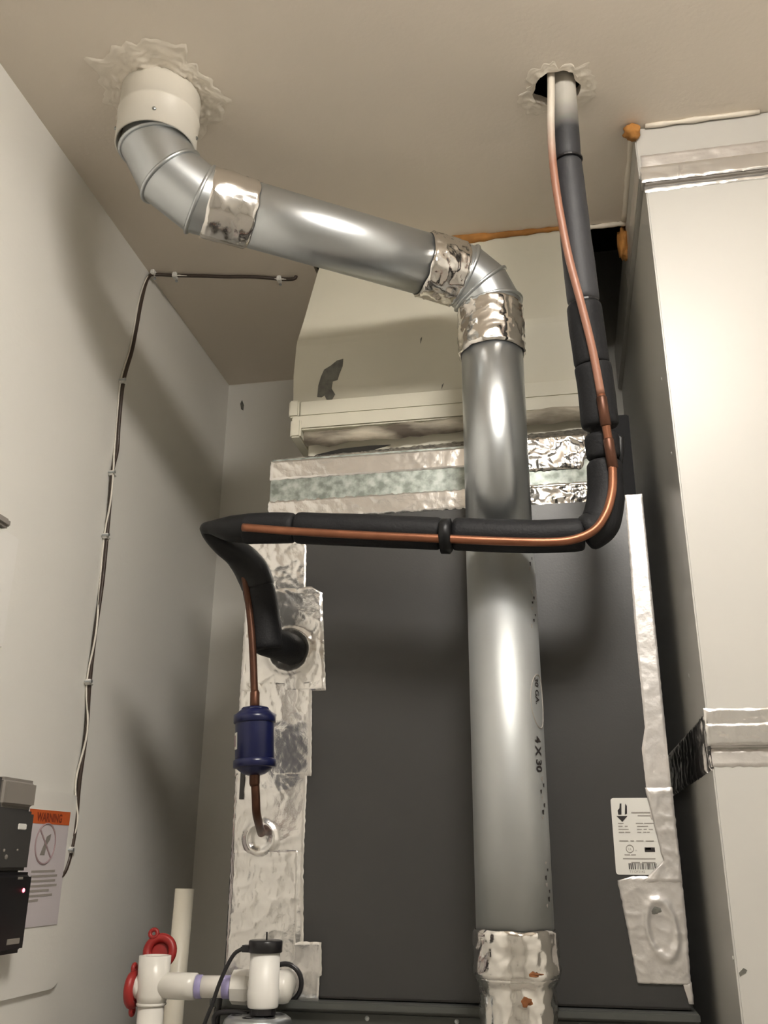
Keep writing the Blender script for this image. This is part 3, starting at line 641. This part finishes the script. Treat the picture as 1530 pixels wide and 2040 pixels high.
# red caps
def red_cap(loc, axis, tabs, lab, scale=1.):
    rc = root('red_cap', loc, lab, 'cap', 'red rubber cleanout caps on the drain tee')
    p = Vector(loc); a = Vector(axis).normalized()
    link('ring', torus_me(p, a, .0170*scale, .0058*scale, 36, 12), M['red'], rc, True)
    link('disc', lathe_me(p+a*(-.005 if abs(a.y) > .5 else .003), a, [(0, .0155*scale), (.002, .0155*scale), (.003, .010*scale)], 28), M['red'], rc, True)
    for t in tabs:
        t = Vector(t); q = p+t.normalized()*(.0240*scale)
        link('tab', torus_me(q, a, .0055, .0030, 20, 8), M['red'], rc, True)
red_cap((-.5935, 1.402, 1.3795), (.12, -1, .25), [(-.45, 0, .9)], 'red rubber cap with looped tab behind the drain tee', 1.1)
red_cap((-.6105, 1.36, tz-.006), (1, .05, 0), [(0, -.1, 1), (0, .1, -1)], 'red rubber cap edge-on at the closed end of the drain tee', 1.1)
sp = link('drain_standpipe', tube_me([(-.608, 1.50, 1.02), (-.606, 1.50, 1.20), (-.602, 1.50, 1.462)], .0148, 28), M['pvc_old'], None, True)
tag(sp, 'ivory vertical PVC pipe standing behind the drain tee', 'pipe')
can = root('motor_can', (-.421, 1.340, 1.20), 'round silver motor can under the white float switch', 'motor')
link('can', lathe_me((-.421, 1.340, 1.20), (0, 0, 1), [(0, .046), (.101, .046), (.107, .044), (.111, .038), (.112, .02)], 48), M['galv'], can, True)
for k in range(6):
    a = math.radians(60*k+20); q = Vector((math.cos(a), math.sin(a), 0))
    link('slot', torus_me(Vector((-.421, 1.340, 1.3115))+q*.028, (0, 0, 1), .006, .002, 12, 6, .4), M['black'], can)
def cable(pts, r, m, label, nm='cable', cat='cable'):
    o = link(nm, tube_me(smooth_path(pts, 6), r, 10), m, None, True); tag(o, label, cat); return o
cable([(-.625, 1.95, 1.365), (-.622, 1.90, 1.36), (-.595, 1.72, 1.345), (-.565, 1.60, 1.318), (-.55, 1.52, 1.25)], .0045, M['black'], 'black cable looping from the back wall down behind the white drain pipe')
cable([(-.470, 1.345, 1.27), (-.484, 1.345, 1.30), (-.478, 1.345, 1.311), (-.455, 1.345, 1.313), (-.436, 1.345, 1.311)], .0034, M['black'], 'short black wire lying below the drain adapter')
cable([(-.492, 1.395, 1.345), (-.497, 1.398, 1.31), (-.499, 1.40, 1.27)], .0036, M['black'], 'black wire dropping behind the purple-ringed drain pipe')
hp = link('wall_grommet', blob_me((-.622, 1.953, 1.385), (.022, .006, .034), 5, .35), M['scrape'], None, True)
tag(hp, 'dark ragged cable hole in the back wall behind the cabinet', 'hole')

# ------------------------------------------------------------------ thermostat cable stapled to wall and ceiling
W = XL
pb = [(-.478, 1.538, 2.625), (-.482, 1.538, 2.614), (-.512, 1.535, 2.615), (-.56, 1.520, 2.6155), (-.62, 1.508, 2.615), (-.66, 1.499, 2.6155), (-.717, 1.486, 2.615), (-.752, 1.474, 2.613), (W+.006, 1.462, 2.600), (W+.006, 1.446, 2.54), (W+.006, 1.437, 2.46), (W+.006, 1.430, 2.41), (W+.006, 1.412, 2.335), (W+.006, 1.414, 2.25), (W+.006, 1.419, 2.20), (W+.006, 1.411, 2.154), (W+.006, 1.415, 2.10), (W+.006, 1.419, 2.033), (W+.006, 1.422, 1.95), (W+.006, 1.418, 1.86), (W+.006, 1.419, 1.778), (W+.006, 1.427, 1.70), (W+.006, 1.424, 1.62), (W+.006, 1.428, 1.56), (W+.006, 1.424, 1.518), (W+.006, 1.414, 1.490), (W+.004, 1.402, 1.478)]
cable(pb, .0034, M['brownwire'], 'brown low-voltage cable stapled up the left wall and along the ceiling')
pw = []
for i, (x, y, z) in enumerate(pb):
    n1 = noise.noise(Vector((i*.8, 3, 1)))*.010; n2 = noise.noise(Vector((i*.8, 8, 1)))
    if i < 9: pw.append((x, y+n1*.8, z-.001))
    else: pw.append((x+(.003 if i in (15, 16, 19, 21, 23) else -.004), y-.0025+n1*.45, z))
cable(pw, .0017, M['whitewire'], 'thin white cable twisted along the brown low-voltage cable')
WL = ['white cable staple highest on the left wall, fourth above the warning sticker', 'third white cable staple above the warning sticker on the left wall', 'second white cable staple above the warning sticker on the left wall', 'first white cable staple above the warning sticker on the left wall', 'white cable staple close beside the warning sticker on the left wall']
for k, (x, y, z) in enumerate([(W, 1.412, 2.335), (W, 1.414, 2.150), (W, 1.419, 2.033), (W, 1.419, 1.778), (W, 1.424, 1.518)]):
    s = root('cable_staple', (x, y, z), WL[k], 'staple', 'staples along the brown cable on the wall')
    link('bridge', box_me(x, x+.0115, y-.0085, y+.0055, z-.0045, z+.0045, .0015), M['white'], s)
    link('nail', lathe_me((x+.002, y-.010, z), (1, 0, 0), [(0, .0016), (.011, .0016), (.0112, .003), (.013, .003)], 8), M['galv'], s)
CL = ['white cable staple under the ceiling at the cable end next to the supply duct', 'white cable staple under the ceiling, a hand width from the wall corner', 'white cable staple right in the corner of ceiling and left wall']
for k, (x, y) in enumerate([(-.512, 1.535), (-.717, 1.486), (-.757, 1.470)]):
    s = root('cable_staple', (x, y, ZC), CL[k], 'staple', 'staples along the brown cable on the ceiling')
    link('bridge', box_me(x-.0045, x+.0045, y-.0075, y+.0065, ZC-.0115, ZC-.0002, .0015), M['white'], s)
    link('nail', lathe_me((x, y+.008, ZC-.002), (0, 0, -1), [(0, .0016), (.010, .0016), (.0102, .003), (.012, .003)], 8), M['galv'], s)

# ------------------------------------------------------------------ controls on the left wall
WF = WALLF(XL)
pn = link('backing_plate', poly_me(WF, rrect(1.06, 1.437, 1.325, 1.60, .028, 8), 0, .006), M['wall'])
tag(pn, 'beige rounded mounting plate on the left wall behind the control boxes', 'plate')
wsn = root('warning_sign', (XL, 1.35, 1.41), 'white warning sticker with orange header and prohibition symbol on the left wall', 'sign')
PF = WALLF(XL+.006)
sh = link('sheet', poly_me(PF, [(1.285, 1.413), (1.405, 1.413), (1.404, 1.573), (1.287, 1.572)], 0, .0014), M['sheet'], wsn)
PT = WALLF(XL+.0075)
link('header', poly_me(PT, [(1.287, 1.5525), (1.404, 1.5535), (1.404, 1.573), (1.287, 1.572)], 0, .0004), M['orange'], wsn)
link('print', text_me('WARNING', .0165, lambda u, v: Vector((XL+.0081, 1.308+u*.90, 1.5565+v)), .0006), M['darkred'], wsn)
cyc, czc = 1.341, 1.5255
el = [Vector((XL+.0077, cyc+.028*math.cos(2*math.pi*k/40), czc+.028*math.sin(2*math.pi*k/40))) for k in range(41)]
link('prohibition_ring', tube_me(el, .0014, 6), M['mauve'], wsn)
link('prohibition_bar', tube_me([(XL+.0077, cyc-.020, czc+.020), (XL+.0077, cyc+.020, czc-.020)], .0014, 6), M['mauve'], wsn)
link('pictogram', poly_me(PT, [(cyc-.012, czc-.016), (cyc-.004, czc-.002), (cyc+.002, czc+.010), (cyc+.013, czc+.014), (cyc+.012, czc+.006), (cyc+.004, czc-.002), (cyc+.001, czc-.016)], 0, .0003), M['greyplastic'], wsn)
for k, ln in enumerate((.066, .074, .070, .076, .055, .066, .028)):
    z = 1.4885-k*.0066
    link('print', poly_me(PT, [(1.312, z), (1.312+ln, z+.001), (1.312+ln, z-.0022), (1.312, z-.003)], 0, .0003), M['greyink'], wsn)
gd = root('grey_control', (XL, 1.25, 1.48), 'grey and charcoal control box above the black box on the left wall', 'control box')
D1 = XL+.006
link('base', box_me(D1, D1+.024, 1.10, 1.250, 1.487, 1.606, .004), M['charcoal'], gd)
link('upper_cover', box_me(D1+.006, D1+.030, 1.170, 1.253, 1.568, 1.607, .006, 3), M['greyplastic'], gd)
link('lower_cover', box_me(D1+.006, D1+.029, 1.14, 1.256, 1.489, 1.566, .004), M['charcoal'], gd)
link('button', box_me(D1+.028, D1+.0305, 1.216, 1.236, 1.541, 1.549, .001), M['white'], gd)
for a, z, s in ((1.190, 1.514, .0022), (1.197, 1.506, .0032), (1.222, 1.515, .0016)):
    link('screw', lathe_me((D1+.028, a, z), (1, 0, 0), [(0, s), (.0018, s), (.0025, s*.5)], 10), M['greyplastic'], gd)
bd = root('black_control', (XL, 1.25, 1.38), 'black control box with a lit red indicator on the left wall', 'control box')
link('case', box_me(D1, D1+.032, 1.06, 1.268, 1.386, 1.487, .006, 3), M['black'], bd)
link('indicator', lathe_me((D1+.0315, 1.246, 1.464), (1, 0, 0), [(0, .0028), (.0012, .0026), (.002, .0012)], 14), M['led'], bd)
link('nameplate', box_me(D1+.0315, D1+.0328, 1.222, 1.252, 1.398, 1.405, .0004), M['greyplastic'], bd)
link('print', box_me(D1+.0315, D1+.0325, 1.228, 1.240, 1.478, 1.481), M['greyplastic'], bd)
wbx = root('wall_box', (XL, 1.08, 1.77), 'white box with grey lip at the edge of view on the left wall', 'box')
link('cover', box_me(XL, XL+.014, 1.00, 1.152, 1.775, 1.938, .003), M['white'], wbx)
link('lip', box_me(XL, XL+.020, 1.00, 1.118, 1.940, 1.954, .004), M['greyplastic'], wbx)
